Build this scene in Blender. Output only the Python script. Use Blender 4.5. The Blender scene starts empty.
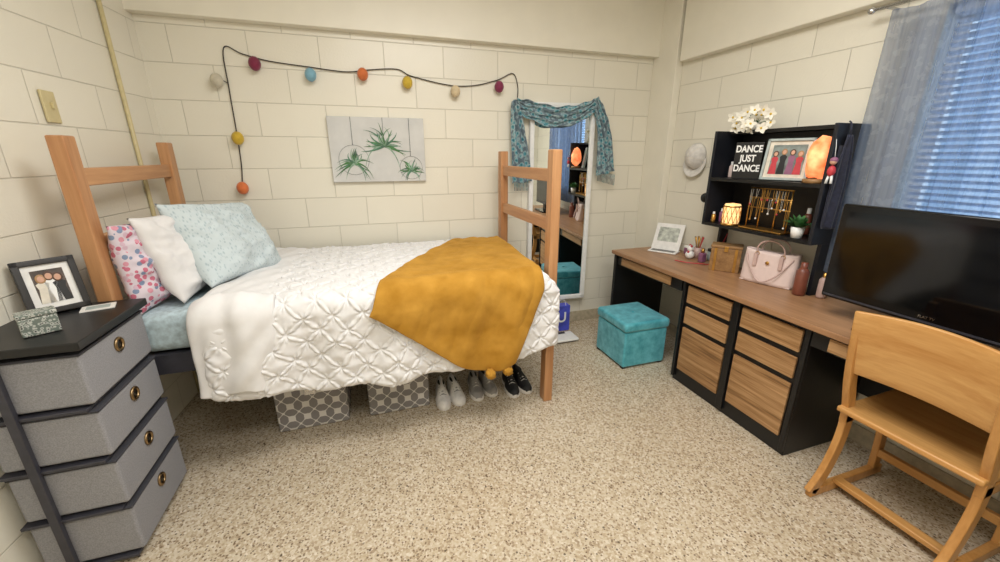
import bpy, bmesh, math, random
from mathutils import Vector, Matrix, Euler, noise
random.seed(7)
sc=bpy.context.scene
PI=math.pi
# ------------------------------------------------------------ materials
def srgb(c):
    return tuple(((x/255)/12.92 if x/255<=0.04045 else ((x/255+0.055)/1.055)**2.4) for x in c)+(1.0,)
class NT:
    def __init__(s,name):
        s.m=bpy.data.materials.new(name); s.m.use_nodes=True
        s.n=s.m.node_tree.nodes; s.l=s.m.node_tree.links
        s.b=s.n['Principled BSDF']; s.out=s.n['Material Output']
        s.tc=s.n.new('ShaderNodeTexCoord')
    def node(s,t,**k):
        x=s.n.new(t)
        for a,b in k.items(): setattr(x,a,b)
        return x
    def link(s,a,b): s.l.new(a,b)
    def math(s,op,a,b=None):
        x=s.n.new('ShaderNodeMath'); x.operation=op
        for i,q in enumerate((a,b)):
            if q is None: continue
            if isinstance(q,(int,float)): x.inputs[i].default_value=q
            else: s.l.new(q,x.inputs[i])
        return x.outputs[0]
    def mapping(s,scale=(1,1,1),rot=(0,0,0),loc=(0,0,0)):
        m=s.n.new('ShaderNodeMapping'); m.inputs['Scale'].default_value=scale
        m.inputs['Rotation'].default_value=rot; m.inputs['Location'].default_value=loc
        s.l.new(s.tc.outputs['Object'],m.inputs['Vector']); return m.outputs[0]
    def noise(s,vec,scale=5,detail=3,rough=.5):
        t=s.n.new('ShaderNodeTexNoise'); t.inputs['Scale'].default_value=scale
        t.inputs['Detail'].default_value=detail; t.inputs['Roughness'].default_value=rough
        s.l.new(vec,t.inputs['Vector']); return t.outputs[0]
    def ramp(s,fac,stops,interp='LINEAR'):
        r=s.n.new('ShaderNodeValToRGB'); r.color_ramp.interpolation=interp
        e=r.color_ramp.elements
        while len(e)<len(stops): e.new(.5)
        for i,(p,c) in enumerate(stops):
            e[i].position=p; e[i].color=srgb(c) if len(c)==3 else c
        s.l.new(fac,r.inputs[0]); return r.outputs[0]
    def mix(s,fac,a,b):
        x=s.n.new('ShaderNodeMix'); x.data_type='RGBA'
        if isinstance(fac,(int,float)): x.inputs[0].default_value=fac
        else: s.l.new(fac,x.inputs[0])
        for i,q in ((6,a),(7,b)):
            if isinstance(q,tuple): x.inputs[i].default_value=srgb(q) if len(q)==3 else q
            else: s.l.new(q,x.inputs[i])
        return x.outputs[2]
    def bump(s,h,strength=.3,dist=.01):
        b=s.n.new('ShaderNodeBump'); b.inputs['Strength'].default_value=strength
        b.inputs['Distance'].default_value=dist; s.l.new(h,b.inputs['Height'])
        s.l.new(b.outputs[0],s.b.inputs['Normal'])
    def col(s,c):
        if isinstance(c,tuple): s.b.inputs['Base Color'].default_value=srgb(c)
        else: s.l.new(c,s.b.inputs['Base Color'])
    def done(s,rough=.5,metal=0,spec=.5):
        s.b.inputs['Roughness'].default_value=rough; s.b.inputs['Metallic'].default_value=metal
        s.b.inputs['Specular IOR Level'].default_value=spec
        return s.m
def plain(name,c,rough=.5,metal=0,spec=.5,var=.06,scale=30,bump=0):
    t=NT(name); v=t.mapping()
    n=t.noise(v,scale,3)
    d=tuple(max(0,x*(1-var)) for x in c); u=tuple(min(255,x*(1+var)) for x in c)
    t.col(t.ramp(n,[(.3,d),(.7,u)]))
    if bump: t.bump(n,bump,.005)
    return t.done(rough,metal,spec)
def emis(name,c,strength,base=None,sc_=30,dark=.75):
    t=NT(name); v=t.mapping(); n=t.noise(v,sc_,3)
    cc=t.ramp(n,[(.3,tuple(x*dark for x in c) if base is None else base),(.7,c)])
    t.col(cc); t.link(cc,t.b.inputs['Emission Color']); t.b.inputs['Emission Strength'].default_value=strength
    return t.done(.6)
def wood(name,c1,c2,axis,scale=14,rough=.4,stretch=.06,c3=None):
    t=NT(name); sca=[1,1,1]; sca[axis]=stretch
    v=t.mapping(scale=tuple(sca))
    n1=t.noise(v,scale,4,.6); n2=t.noise(v,scale*6,3,.6)
    f=t.math('ADD',t.math('MULTIPLY',n1,.65),t.math('MULTIPLY',n2,.35))
    st=[(.36,c1),(.62,c2)]
    if c3: st=[(.34,c3),(.45,c1),(.62,c2)]
    t.col(t.ramp(f,st)); t.bump(n2,.05,.002)
    return t.done(rough)
def blockwall(name,axis,base,joint):
    t=NT(name)
    sep=t.node('ShaderNodeSeparateXYZ'); t.link(t.tc.outputs['Object'],sep.inputs[0])
    comb=t.node('ShaderNodeCombineXYZ'); t.link(sep.outputs[axis],comb.inputs[0]); t.link(sep.outputs[2],comb.inputs[1])
    br=t.node('ShaderNodeTexBrick'); t.link(comb.outputs[0],br.inputs['Vector'])
    br.inputs['Scale'].default_value=1; br.inputs['Brick Width'].default_value=.406
    br.inputs['Row Height'].default_value=.203; br.inputs['Mortar Size'].default_value=.0035
    br.inputs['Mortar Smooth'].default_value=.7
    br.inputs['Color1'].default_value=srgb(base); br.inputs['Color2'].default_value=srgb(tuple(x*.98 for x in base))
    br.inputs['Mortar'].default_value=srgb(joint)
    n=t.noise(t.mapping(),3,4); 
    t.col(t.mix(t.math('MULTIPLY',n,.12),br.outputs[0],tuple(x*.86 for x in base)))
    n2=t.noise(t.mapping(),90,3)
    h=t.math('ADD',t.math('MULTIPLY',br.outputs['Fac'],-1.0),t.math('MULTIPLY',n2,.22))
    t.bump(h,.55,.007)
    return t.done(.30,0,.5)
WALLC=(237,232,216); JO=(212,207,191)
M_wx=blockwall('painted_block_x',0,WALLC,JO); M_wy=blockwall('painted_block_y',1,WALLC,JO)
M_paint=plain('cream_paint',(237,232,216),.4,var=.01,scale=6)
M_ceil=plain('ceiling_paint',(244,242,236),.7,var=.02)
M_base=plain('baseboard_tan',(184,172,148),.4,var=.08)
def floor_mat():
    t=NT('terrazzo'); v=t.mapping()
    n=t.noise(v,1.8,4); base=t.ramp(n,[(.3,(184,167,140)),(.7,(204,189,164))])
    vo=t.node('ShaderNodeTexVoronoi'); vo.inputs['Scale'].default_value=120; t.link(v,vo.inputs['Vector'])
    s0=t.node('ShaderNodeSeparateColor'); t.link(vo.outputs['Color'],s0.inputs[0])
    wn=t.ramp(s0.outputs[1],[(0,(116,90,68)),(.18,(170,150,124)),(.5,(200,186,162)),(.85,(212,202,184)),(1,(234,226,212))])
    c=t.mix(.58,base,wn)
    for scl,thr,pr,dk in ((80,.32,.58,(100,76,56)),(34,.17,.66,(62,46,36)),(50,.18,.82,(120,112,104))):
        vo2=t.node('ShaderNodeTexVoronoi'); vo2.inputs['Scale'].default_value=scl; t.link(v,vo2.inputs['Vector'])
        sp=t.math('LESS_THAN',vo2.outputs['Distance'],thr)
        sepc=t.node('ShaderNodeSeparateColor'); t.link(vo2.outputs['Color'],sepc.inputs[0])
        sel=t.math('GREATER_THAN',sepc.outputs[0],pr)
        c=t.mix(t.math('MULTIPLY',t.math('MULTIPLY',sp,sel),.75),c,dk)
    t.col(c); t.bump(t.noise(v,60,2),.02,.002)
    return t.done(.25,0,.45)
M_floor=floor_mat()
M_oak=wood('bed_oak',(172,120,78),(202,152,106),2,10)
M_oakY=wood('bed_oak_rail',(172,120,78),(202,152,106),1,10)
M_chair=wood('chair_oak',(184,130,68),(210,162,100),1,14,.30,.05)
M_chairX=wood('chair_oak_side',(176,122,62),(204,152,90),2,12,.30,.05)
M_desk=wood('desk_laminate',(142,104,72),(176,134,98),1,16,.38)
M_draw=wood('drawer_wood',(154,114,72),(190,150,106),1,30,.45,.035,(104,74,46))
M_black=plain('black_laminate',(20,20,21),.4,var=.1)
M_blackg=plain('black_gloss',(9,9,10),.16)
M_screen=plain('tv_screen',(6,7,9),.09,spec=.5,var=.02)
M_navy=plain('dark_panel',(22,24,32),.5)
M_dgrey=plain('tower_metal',(66,66,74),.4,.3)
M_greyf=plain('grey_fabric',(144,144,148),.9,var=.08,scale=260,bump=.2)
M_greyfd=plain('grey_fabric_trim',(58,58,64),.9,var=.08,scale=260,bump=.2)
M_metal=plain('steel',(200,200,200),.25,1)
M_brass=plain('antique_brass',(150,126,92),.3,1)
M_gold=plain('gold_metal',(196,150,80),.3,.9)
M_white=plain('white_plastic',(238,238,236),.4,var=.02)
M_sheet=plain('pale_sheet',(180,198,204),.9,var=.10,scale=45)
M_quilt=plain('white_quilt',(230,229,229),.85,var=.01,spec=.2)
M_mirror=NT('mirror_glass'); M_mirror.col((235,240,240)); M_mirror=M_mirror.done(.015,1)
def throw_mat():
    t=NT('mustard_fleece'); v=t.mapping(); n=t.noise(v,9,4); n2=t.noise(v,250,2)
    t.col(t.ramp(n,[(.3,(166,118,36)),(.7,(196,146,60))])); t.bump(n2,.35,.003)
    t.b.inputs['Sheen Weight'].default_value=.35
    t.b.inputs['Sheen Tint'].default_value=srgb((230,190,110))
    return t.done(.9,0,.2)
M_throw=throw_mat()
def velvet(name,a,b,sc_=14):
    t=NT(name); v=t.mapping(); n=t.noise(v,sc_,5,.65)
    t.col(t.ramp(n,[(.32,a),(.66,b)])); t.bump(n,.3,.006); t.b.inputs['Sheen Weight'].default_value=.3
    return t.done(.6,0,.3)
M_teal=velvet('teal_velvet',(52,146,162),(104,192,206))
def floral():
    t=NT('pink_floral'); v=t.mapping()
    vo=t.node('ShaderNodeTexVoronoi'); vo.inputs['Scale'].default_value=42; t.link(v,vo.inputs['Vector'])
    sp=t.math('LESS_THAN',vo.outputs['Distance'],.48)
    s2=t.node('ShaderNodeSeparateColor'); t.link(vo.outputs['Color'],s2.inputs[0])
    cc=t.ramp(s2.outputs[0],[(0,(196,112,132)),(.3,(214,150,164)),(.5,(132,146,172)),(.8,(206,178,192))],'CONSTANT')
    t.col(t.mix(sp,(214,202,210),cc)); return t.done(.9,0,.2)
M_floral=floral()
def leaf():
    t=NT('leaf_print'); v=t.mapping(scale=(1,1,1),rot=(.6,.5,.3))
    m2=t.node('ShaderNodeMapping'); m2.inputs['Scale'].default_value=(1,1,.4); t.link(v,m2.inputs['Vector'])
    vo=t.node('ShaderNodeTexVoronoi'); vo.inputs['Scale'].default_value=85; t.link(m2.outputs[0],vo.inputs['Vector'])
    t.col(t.ramp(vo.outputs['Distance'],[(.12,(164,182,188)),(.42,(200,211,214))])); return t.done(.9,0,.2)
M_leaf=leaf()
def trellis():
    t=NT('trellis_fabric'); sep=t.node('ShaderNodeSeparateXYZ'); t.link(t.tc.outputs['Object'],sep.inputs[0])
    k=2*PI/.08
    x=t.math('MULTIPLY',t.math('ADD',sep.outputs[0],sep.outputs[1]),k); y=t.math('MULTIPLY',sep.outputs[2],k)
    a=t.math('ADD',t.math('COSINE',x),t.math('COSINE',y))
    b=t.math('MULTIPLY',t.math('SUBTRACT',t.math('COSINE',t.math('MULTIPLY',x,2)),t.math('COSINE',t.math('MULTIPLY',y,2))),.32)
    f=t.math('ABSOLUTE',t.math('ADD',a,b))
    t.col(t.mix(t.math('LESS_THAN',f,.26),(136,132,130),(214,210,204))); return t.done(.9,0,.2)
M_trellis=trellis()
def scarfm():
    t=NT('scarf_pattern'); v=t.mapping()
    vo=t.node('ShaderNodeTexVoronoi'); vo.inputs['Scale'].default_value=26; t.link(v,vo.inputs['Vector'])
    n=t.noise(v,50,4)
    f=t.math('ADD',t.math('MULTIPLY',vo.outputs['Distance'],.6),t.math('MULTIPLY',n,.45))
    t.col(t.ramp(f,[(.26,(52,96,116)),(.38,(96,158,168)),(.50,(164,184,188)),(.64,(104,120,130))])); return t.done(.8,0,.2)
M_scarf=scarfm()
def sheer():
    t=NT('sheer_curtain'); v=t.mapping(scale=(1,1,.02)); n=t.noise(v,60,3)
    n3=t.noise(t.mapping(),26,3)
    pat=t.math('MULTIPLY',t.math('GREATER_THAN',n3,.56),.3)
    c=t.mix(pat,t.ramp(n,[(.3,(96,110,134)),(.7,(134,148,168))]),(162,174,190)); t.col(c)
    t.b.inputs['Roughness'].default_value=.9
    tr=t.node('ShaderNodeBsdfTransparent'); tl=t.node('ShaderNodeBsdfTranslucent')
    tl.inputs[0].default_value=srgb((118,138,172))
    m1=t.node('ShaderNodeMixShader'); m1.inputs[0].default_value=.30
    t.link(t.b.outputs[0],m1.inputs[1]); t.link(tl.outputs[0],m1.inputs[2])
    m2=t.node('ShaderNodeMixShader'); m2.inputs[0].default_value=.40
    t.link(m1.outputs[0],m2.inputs[1]); t.link(tr.outputs[0],m2.inputs[2])
    t.link(m2.outputs[0],t.out.inputs[0]); return t.m
M_curtain=sheer()
M_pink=plain('blush_leather',(224,202,195),.45,var=.02)
M_green=plain('leaf_green',(64,112,62),.5,var=.2)
M_dgreen=plain('airplant_green',(74,116,92),.6,var=.25)
M_brown=plain('brown_bottle',(120,66,50),.35)
M_wicker=wood('box_wood',(128,92,54),(168,128,82),0,20,.5)
M_tan=plain('switch_plate_beige',(206,192,146),.4,var=.02)
# ------------------------------------------------------------ geometry helpers
def mkobj(name,verts,faces,mat,smooth=False):
    me=bpy.data.meshes.new(name); me.from_pydata([tuple(v) for v in verts],[],faces); me.update()
    bm=bmesh.new(); bm.from_mesh(me); bmesh.ops.remove_doubles(bm,verts=bm.verts,dist=1e-6); bmesh.ops.recalc_face_normals(bm,faces=bm.faces); bm.to_mesh(me); bm.free()
    o=bpy.data.objects.new(name,me); sc.collection.objects.link(o)
    if mat: me.materials.append(mat)
    if smooth:
        for p in me.polygons: p.use_smooth=True
    return o
def xf(o,M):
    o.data.transform(M); return o
def box(name,lo,hi,mat,bev=0,seg=2,M=None):
    x0,y0,z0=[min(a,b) for a,b in zip(lo,hi)]; x1,y1,z1=[max(a,b) for a,b in zip(lo,hi)]
    v=[(x0,y0,z0),(x1,y0,z0),(x1,y1,z0),(x0,y1,z0),(x0,y0,z1),(x1,y0,z1),(x1,y1,z1),(x0,y1,z1)]
    f=[(0,3,2,1),(4,5,6,7),(0,1,5,4),(1,2,6,5),(2,3,7,6),(3,0,4,7)]
    o=mkobj(name,v,f,mat)
    if bev:
        m=o.modifiers.new('bev','BEVEL'); m.width=bev; m.segments=seg; m.limit_method='ANGLE'
        for p in o.data.polygons: p.use_smooth=True
        w=o.modifiers.new('wn','WEIGHTED_NORMAL')
    if M is not None: xf(o,M)
    return o
def grid(name,nu,nv,fn,mat,thick=0,smooth=True,close_u=False):
    v=[fn(i/(nu-1),j/(nv-1)) for j in range(nv) for i in range(nu)]
    f=[(j*nu+i,j*nu+i+1,(j+1)*nu+i+1,(j+1)*nu+i) for j in range(nv-1) for i in range(nu-1)]
    o=mkobj(name,v,f,mat,smooth)
    if thick:
        m=o.modifiers.new('sol','SOLIDIFY'); m.thickness=thick; m.offset=0
    return o
def lathe(name,prof,center,mat,seg=32,M=None,smooth=True):
    v=[];n=len(prof)
    for k in range(seg):
        a=2*PI*k/seg
        for r,z in prof: v.append((r*math.cos(a),r*math.sin(a),z))
    f=[(k*n+i,((k+1)%seg)*n+i,((k+1)%seg)*n+i+1,k*n+i+1) for k in range(seg) for i in range(n-1)]
    o=mkobj(name,v,f,mat,smooth)
    if M is not None: xf(o,M)
    xf(o,Matrix.Translation(center)); return o
def tube(name,pts,r,mat,seg=8,closed=False):
    pts=[Vector(p) for p in pts]; n=len(pts); v=[];f=[]
    up=Vector((0,0,1)); prev=None
    for i,p in enumerate(pts):
        if closed: t=(pts[(i+1)%n]-pts[i-1])
        else: t=(pts[min(i+1,n-1)]-pts[max(i-1,0)])
        t.normalize()
        if prev is None:
            a=t.cross(up) if abs(t.dot(up))<.95 else t.cross(Vector((1,0,0)))
        else: a=prev-t*prev.dot(t)
        a.normalize(); prev=a; b=t.cross(a)
        rr=r[i] if isinstance(r,(list,tuple)) else r
        for k in range(seg):
            g=2*PI*k/seg; v.append(p+a*rr*math.cos(g)+b*rr*math.sin(g))
    m=n if closed else n-1
    for i in range(m):
        for k in range(seg):
            f.append((i*seg+k,i*seg+(k+1)%seg,((i+1)%n)*seg+(k+1)%seg,((i+1)%n)*seg+k))
    if not closed:
        f.append(tuple(range(seg-1,-1,-1))); f.append(tuple((n-1)*seg+k for k in range(seg)))
    return mkobj(name,v,f,mat,True)
def catmull(pts,sub=8):
    P=[Vector(p) for p in pts]; out=[]
    for i in range(len(P)-1):
        a=P[max(i-1,0)];b=P[i];c=P[i+1];d=P[min(i+2,len(P)-1)]
        for k in range(sub):
            t=k/sub
            out.append(.5*((2*b)+(c-a)*t+(2*a-5*b+4*c-d)*t*t+(3*b-a-3*c+d)*t**3))
    out.append(P[-1]); return out
def ball(name,c,r,mat,seg=20,scale=(1,1,1),nz=0,nf=3):
    v=[];f=[];rings=seg//2
    for j in range(rings+1):
        th=PI*j/rings
        for k in range(seg):
            a=2*PI*k/seg
            d=Vector((math.sin(th)*math.cos(a),math.sin(th)*math.sin(a),math.cos(th)))
            q=r*(1+nz*noise.noise(d*nf+Vector(c)))
            v.append((c[0]+d.x*q*scale[0],c[1]+d.y*q*scale[1],c[2]+d.z*q*scale[2]))
    for j in range(rings):
        for k in range(seg):
            f.append((j*seg+k,(j+1)*seg+k,(j+1)*seg+(k+1)%seg,j*seg+(k+1)%seg))
    return mkobj(name,v,f,mat,True)
def prism(name,outline,thick_vec,mat,bev=0,M=None):
    n=len(outline); t=Vector(thick_vec)
    v=[Vector(p) for p in outline]+[Vector(p)+t for p in outline]
    f=[tuple(range(n)),tuple(range(2*n-1,n-1,-1))]+[(i,(i+1)%n,n+(i+1)%n,n+i) for i in range(n)]
    o=mkobj(name,v,f,mat)
    if bev:
        m=o.modifiers.new('bev','BEVEL'); m.width=bev; m.segments=2; m.limit_method='ANGLE'
    if M is not None: xf(o,M)
    return o
def strip(name,path,w,y0,y1,mat,bev=.005):
    P=catmull([(p[0],0,p[1]) for p in path],6); ws=w
    L=[];Rr=[];n=len(P)
    for i,p in enumerate(P):
        t=P[min(i+1,n-1)]-P[max(i-1,0)]; t.normalize(); nn=Vector((-t.z,0,t.x))
        ww=(ws if not isinstance(ws,(list,tuple)) else ws[0]+(ws[1]-ws[0])*i/(n-1))/2
        L.append((p+nn*ww)+Vector((0,y0,0))); Rr.append((p-nn*ww)+Vector((0,y0,0)))
    v=L+Rr; v=v+[q+Vector((0,y1-y0,0)) for q in v]; f=[]
    for i in range(n-1):
        f.append((i,i+1,n+i+1,n+i)); o2=2*n
        f.append((o2+i,o2+n+i,o2+n+i+1,o2+i+1))
        f.append((i,o2+i,o2+i+1,i+1)); f.append((n+i,n+i+1,o2+n+i+1,o2+n+i))
    f.append((0,n,3*n,2*n)); f.append((n-1,3*n-1,4*n-1,2*n-1))
    o=mkobj(name,v,f,mat)
    if bev:
        m=o.modifiers.new('bev','BEVEL'); m.width=bev; m.segments=2; m.limit_method='ANGLE'; m.angle_limit=.9
    return o
def text(name,s,size,M,mat,depth=.001,bold=.015):
    cu=bpy.data.curves.new(name,'FONT'); cu.body=s; cu.size=size; cu.align_x='CENTER'; cu.align_y='CENTER'; cu.extrude=depth
    cu.offset=size*bold
    o=bpy.data.objects.new(name,cu); sc.collection.objects.link(o)
    bpy.context.view_layer.update()
    me=bpy.data.meshes.new_from_object(o); bpy.data.objects.remove(o)
    o=bpy.data.objects.new(name,me); sc.collection.objects.link(o); me.materials.clear(); me.materials.append(mat)
    me.transform(M); return o
def group(name,parts):
    lo=Vector((1e9,)*3); hi=-lo
    for o in parts:
        for v in o.data.vertices:
            for i in range(3): lo[i]=min(lo[i],v.co[i]); hi[i]=max(hi[i],v.co[i])
    e=bpy.data.objects.new(name,None); e.empty_display_size=.1
    c=Vector(((lo.x+hi.x)/2,(lo.y+hi.y)/2,lo.z)); e.location=c; sc.collection.objects.link(e)
    for o in parts:
        o.data.transform(Matrix.Translation(-c)); o.parent=e
    return e
def T(x,y,z): return Matrix.Translation((x,y,z))
def RZ(a): return Matrix.Rotation(math.radians(a),4,'Z')
def RX(a): return Matrix.Rotation(math.radians(a),4,'X')
def RY(a): return Matrix.Rotation(math.radians(a),4,'Y')
# ------------------------------------------------------------ room
XR=2.44; YB=3.12; YF=-.9; ZC=2.78
def xl(y): return -1.16-(YB-y)*.0833
box('wall_back',(-1.7,YB,0),(XR+.15,YB+.12,ZC),M_wx)
def quadwall(name,a,b,z0,z1,t,mat):
    (x0,y0),(x1,y1)=a,b; d=Vector((x1-x0,y1-y0,0)).normalized(); n=Vector((-d.y,d.x,0))*t
    o=[(x0,y0,z0),(x1,y1,z0),(x1,y1,z1),(x0,y0,z1)]
    return prism(name,o,n,mat)
quadwall('wall_left',(xl(YF),YF),(xl(YB),YB),0,ZC,.12,M_wy)
WY0,WY1,WZ0,WZ1=-.1,1.27,.98,2.12
wr=[box('below',(XR,YF,0),(XR+.15,YB,WZ0),M_wy),box('above',(XR,YF,WZ1),(XR+.15,YB,ZC),M_wy),
    box('far',(XR,WY1,WZ0),(XR+.15,YB,WZ1),M_wy),box('near',(XR,YF,WZ0),(XR+.15,WY0,WZ1),M_wy)]
def join(name,obs):
    bm=bmesh.new(); mats=[]
    for o in obs:
        if o.modifiers:
            dg=bpy.context.evaluated_depsgraph_get(); me=bpy.data.meshes.new_from_object(o.evaluated_get(dg))
        else: me=o.data
        idx={}
        for i,m in enumerate(me.materials):
            if m not in mats: mats.append(m)
            idx[i]=mats.index(m)
        k=len(bm.faces); bm.from_mesh(me); bm.faces.ensure_lookup_table()
        for f in bm.faces[k:]: f.material_index=idx.get(f.material_index,0)
    me=bpy.data.meshes.new(name); bm.to_mesh(me); bm.free()
    for m in mats: me.materials.append(m)
    for o in obs: bpy.data.objects.remove(o)
    o=bpy.data.objects.new(name,me); sc.collection.objects.link(o); return o
join('wall_right',wr)
box('wall_front',(-1.7,YF-.12,0),(XR+.15,YF,ZC),M_wx)
box('floor',(-1.8,YF-.12,-.1),(XR+.15,YB+.12,0),M_floor)
box('ceiling',(-1.8,YF-.12,ZC),(XR+.15,YB+.12,ZC+.1),M_ceil)
box('trim_1',(-1.2,YB-.07,2.27),(2.38,YB,ZC),M_paint,.006)
box('trim_2',(XR-.07,YF,2.19),(XR,2.80,ZC),M_paint,.006)
box('trim_3',(2.375,2.84,0),(XR,YB,ZC),M_paint,.004)
box('baseboard_back',(-1.2,YB-.012,0),(2.375,YB,.1),M_base,.004)
box('baseboard_right',(XR-.012,YF,0),(XR,2.84,.1),M_base,.004)
tube('trim_4',[(xl(2.82)+.012,2.82,0),(xl(2.82)+.012,2.82,1.2),(xl(2.82)+.012,2.82,ZC)],.011,M_tan)
group('light_switch',[box('plate',(xl(2.31)+.001,2.27,1.635),(xl(2.31)+.011,2.35,1.76),M_tan,.003),
    box('toggle',(xl(2.31)+.011,2.305,1.69),(xl(2.31)+.022,2.315,1.715),M_tan,.002)])
# ------------------------------------------------------------ window
fr=[]
for a,b in (((WY0,WZ0),(WY1,WZ0+.05)),((WY0,WZ1-.05),(WY1,WZ1)),((WY0,WZ0),(WY0+.05,WZ1)),((WY1-.05,WZ0),(WY1,WZ1)),((.56,WZ0),(.61,WZ1))):
    fr.append(box('frame',(XR+.09,a[0],a[1]),(XR+.13,b[0],b[1]),M_white))
gl=NT('window_glass'); gl.col((235,240,245)); gl.b.inputs['Transmission Weight'].default_value=1; gl.b.inputs['Alpha'].default_value=.15
fr.append(box('glass',(XR+.105,WY0,WZ0),(XR+.109,WY1,WZ1),gl.done(.02)))
group('window_1',fr)
M_blind=plain('blind_slat',(196,208,226),.5,var=.01)
sl=[]
z=WZ0+.02
while z<WZ1-.03:
    sl.append(box('slat',(-.016,WY0+.02,-.0008),(.016,WY1-.02,.0008),M_blind,M=T(XR+.05,0,z)@RY(28))); z+=.030
sl.append(box('headrail',(XR+.03,WY0+.01,WZ1-.035),(XR+.07,WY1-.01,WZ1),M_blind))
join('window_blind',sl)
def curt(u,v):
    y=1.43-u*1.35; zz=2.13-v*1.23
    a=y*62+2.5*math.sin(y*7)
    return (2.352+.020*math.sin(a)*(0.7+.3*v)+.007*math.sin(a*2.3+v*2),y+.012*math.sin(a+v*2),zz)
group('curtain',[grid('cloth',260,24,curt,M_curtain)])
group('curtain_rod',[tube('rod',[(2.352,1.50,2.155),(2.352,.7,2.155),(2.352,-.3,2.155)],.008,M_metal),
   ball('finial',(2.352,1.515,2.155),.016,M_metal),tube('bracket',[(XR,1.46,2.155),(2.352,1.46,2.155)],.006,M_metal)])
# ------------------------------------------------------------ bed
PX0,PX1,PY0,PY1=-1.075,.985,2.035,2.905
bd=[]
for X,zt in ((PX0,1.575),(PX1,1.535)):
    for Y in (PY0,PY1):
        bd.append(box('post',(X-.028,Y-.036,0),(X+.028,Y+.036,zt),M_oak,.006))
    for zc in ((1.40,1.13,.62) if X>0 else (1.42,1.15,.62)):
        bd.append(box('rail',(X-.016,PY0+.03,zc-.035),(X+.016,PY1-.03,zc+.035),M_oakY,.005))
for Y in (PY0,PY1):
    bd.append(box('side_rail',(PX0+.02,Y-.015,.54),(PX1-.02,Y+.015,.64),M_dgrey,.003))
bd.append(box('deck',(PX0+.03,PY0+.02,.60),(PX1-.03,PY1-.02,.635),M_black))
group('bed_frame',bd)
MX0,MX1=-1.035,.945; MY0,MY1=2.0,3.02
mt=box('mattress',(MX0,MY0+.02,.645),(MX1,MY1,.83),M_sheet,.05,4)
group('bed_mattress',[mt])
ZT=.856
def path(s,off=0):
    R_=.06; s1=3.05-2.01
    if s<s1: y,z,ny,nz=3.05-s,ZT,0,1
    else:
        th=(s-s1)/R_
        if th<PI/2: y=2.01-R_*math.sin(th); z=ZT-R_+R_*math.cos(th); ny,nz=-math.sin(th),math.cos(th)
        else: y=1.95; z=ZT-R_-(s-s1-R_*PI/2); ny,nz=-1,0
    return y+ny*off,z+nz*off
S1=1.04; 
def tuck(x,s):
    L=.105
    wx=x+.020*noise.noise(Vector((x*10,s*10,5))); ws=s+.020*noise.noise(Vector((x*10,s*10,8)))
    p=(wx+ws)/(L*1.3); q=(wx-ws)/(L*1.3)
    dp=abs(p-round(p))*L; dq=abs(q-round(q))*L
    node=math.exp(-((dp*dp+dq*dq)/(.016**2)))
    ridge=max(math.exp(-(dp/.008)**2),math.exp(-(dq/.008)**2))
    cell=(abs(math.sin(PI*p))*abs(math.sin(PI*q)))**.7
    ang=math.atan2(q-round(q),p-round(p)); rad=math.hypot(dp,dq)
    puck=math.cos(ang*8)*.0040*math.exp(-((rad-.024)/.015)**2)
    return .009*ridge*(1-.3*node)-.010*node+.009*cell+puck+.008*noise.noise(Vector((x*22,s*22,0)))
def undul(x,s):
    hang=max(0,min(1,(s-S1)/.12))
    off=.010*noise.noise(Vector((x*5,s*5,0)))
    off+=hang*(.02*math.sin(x*9+1)+.013*math.sin(x*21+s*4))*max(0,min(1,(s-S1)/.3))+.012*hang
    off+=.014*(max(0,math.sin(PI*min(1,max(0,s/S1)))))**.5
    return off
def comf(u,v):
    hem=.47+.06*math.sin(PI*u)+.012*math.sin(u*31)
    s=v*(S1+hem)
    hang=max(0,min(1,(s-S1)/.12))
    xr=.925+.075*hang; xl_=-.74
    x=xl_+u*(xr-xl_)
    if hang>0: x+= -.05*(1-u)**6*(s-S1)
    off=.008+tuck(x,s)+undul(x,s)
    e=min(u,1-u)*40
    if e<1: off-=.014*(1-e)**2
    e2=(1-v)*60
    if e2<1: off-=.014*(1-e2)**2
    y,z=path(s,off)
    return (x,y,z)
cf=grid('quilt',560,480,comf,M_quilt,.005)
def fold(u,v):
    hem=.44+.012*math.sin(u*9)
    s=.02+v*(S1+hem-.02)
    w=.30+.05*v
    x0=-.775+.05*(1-v)-.03*v; x=x0+u*w+.02*noise.noise(Vector((s*4,0,2)))
    th=math.sin(PI*min(1,max(0,u)))**.35
    off=.004+.036*th+.012*noise.noise(Vector((x*7,s*5,3)))+.014*noise.noise(Vector((x*16+s*6,s*7,1)))
    if s>S1: off+=.012+.014*math.sin(x*26+s*3)*min(1,(s-S1)/.3)
    y,z=path(s,off); return (x,y,z)
fo=grid('folded_edge',60,200,fold,M_quilt,.006)
group('comforter',[cf,fo])
def throw(u,v):
    P0=Vector((.60,.14));A=Vector((-.04,S1+.13)); P1=Vector((.935,.14)); D=Vector((.885,S1+.09)); C=Vector((.71,S1+.50))
    left=P0.lerp(A,v)+Vector((-.02*math.sin(PI*v),0))
    if v<.66: right=P1.lerp(D,v/.66)
    else: right=D.lerp(C,(v-.66)/.34)
    q=left.lerp(right,u)
    q=q+Vector((0,.14*math.sin(PI*min(1,u**1.6))*max(0,v-.5)/.5))
    x,s=q
    f1=x*3.2+s*1.3
    off=.040+undul(x,s)+.012*abs(noise.noise(Vector((f1*3.5,s*1.2-x,4))))+.008*abs(noise.noise(Vector((x*9,s*9,2))))
    if s>S1: off+=.007+.007*math.sin(x*30+s*5)*min(1,(s-S1)/.25)
    e=min(u,1-u,v,1-v)*30
    if e<1: off-=.006*(1-e)**2
    y,z=path(s,off); return (x,y,z)
th=[grid('cloth',150,190,throw,M_throw,.010)]
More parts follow.
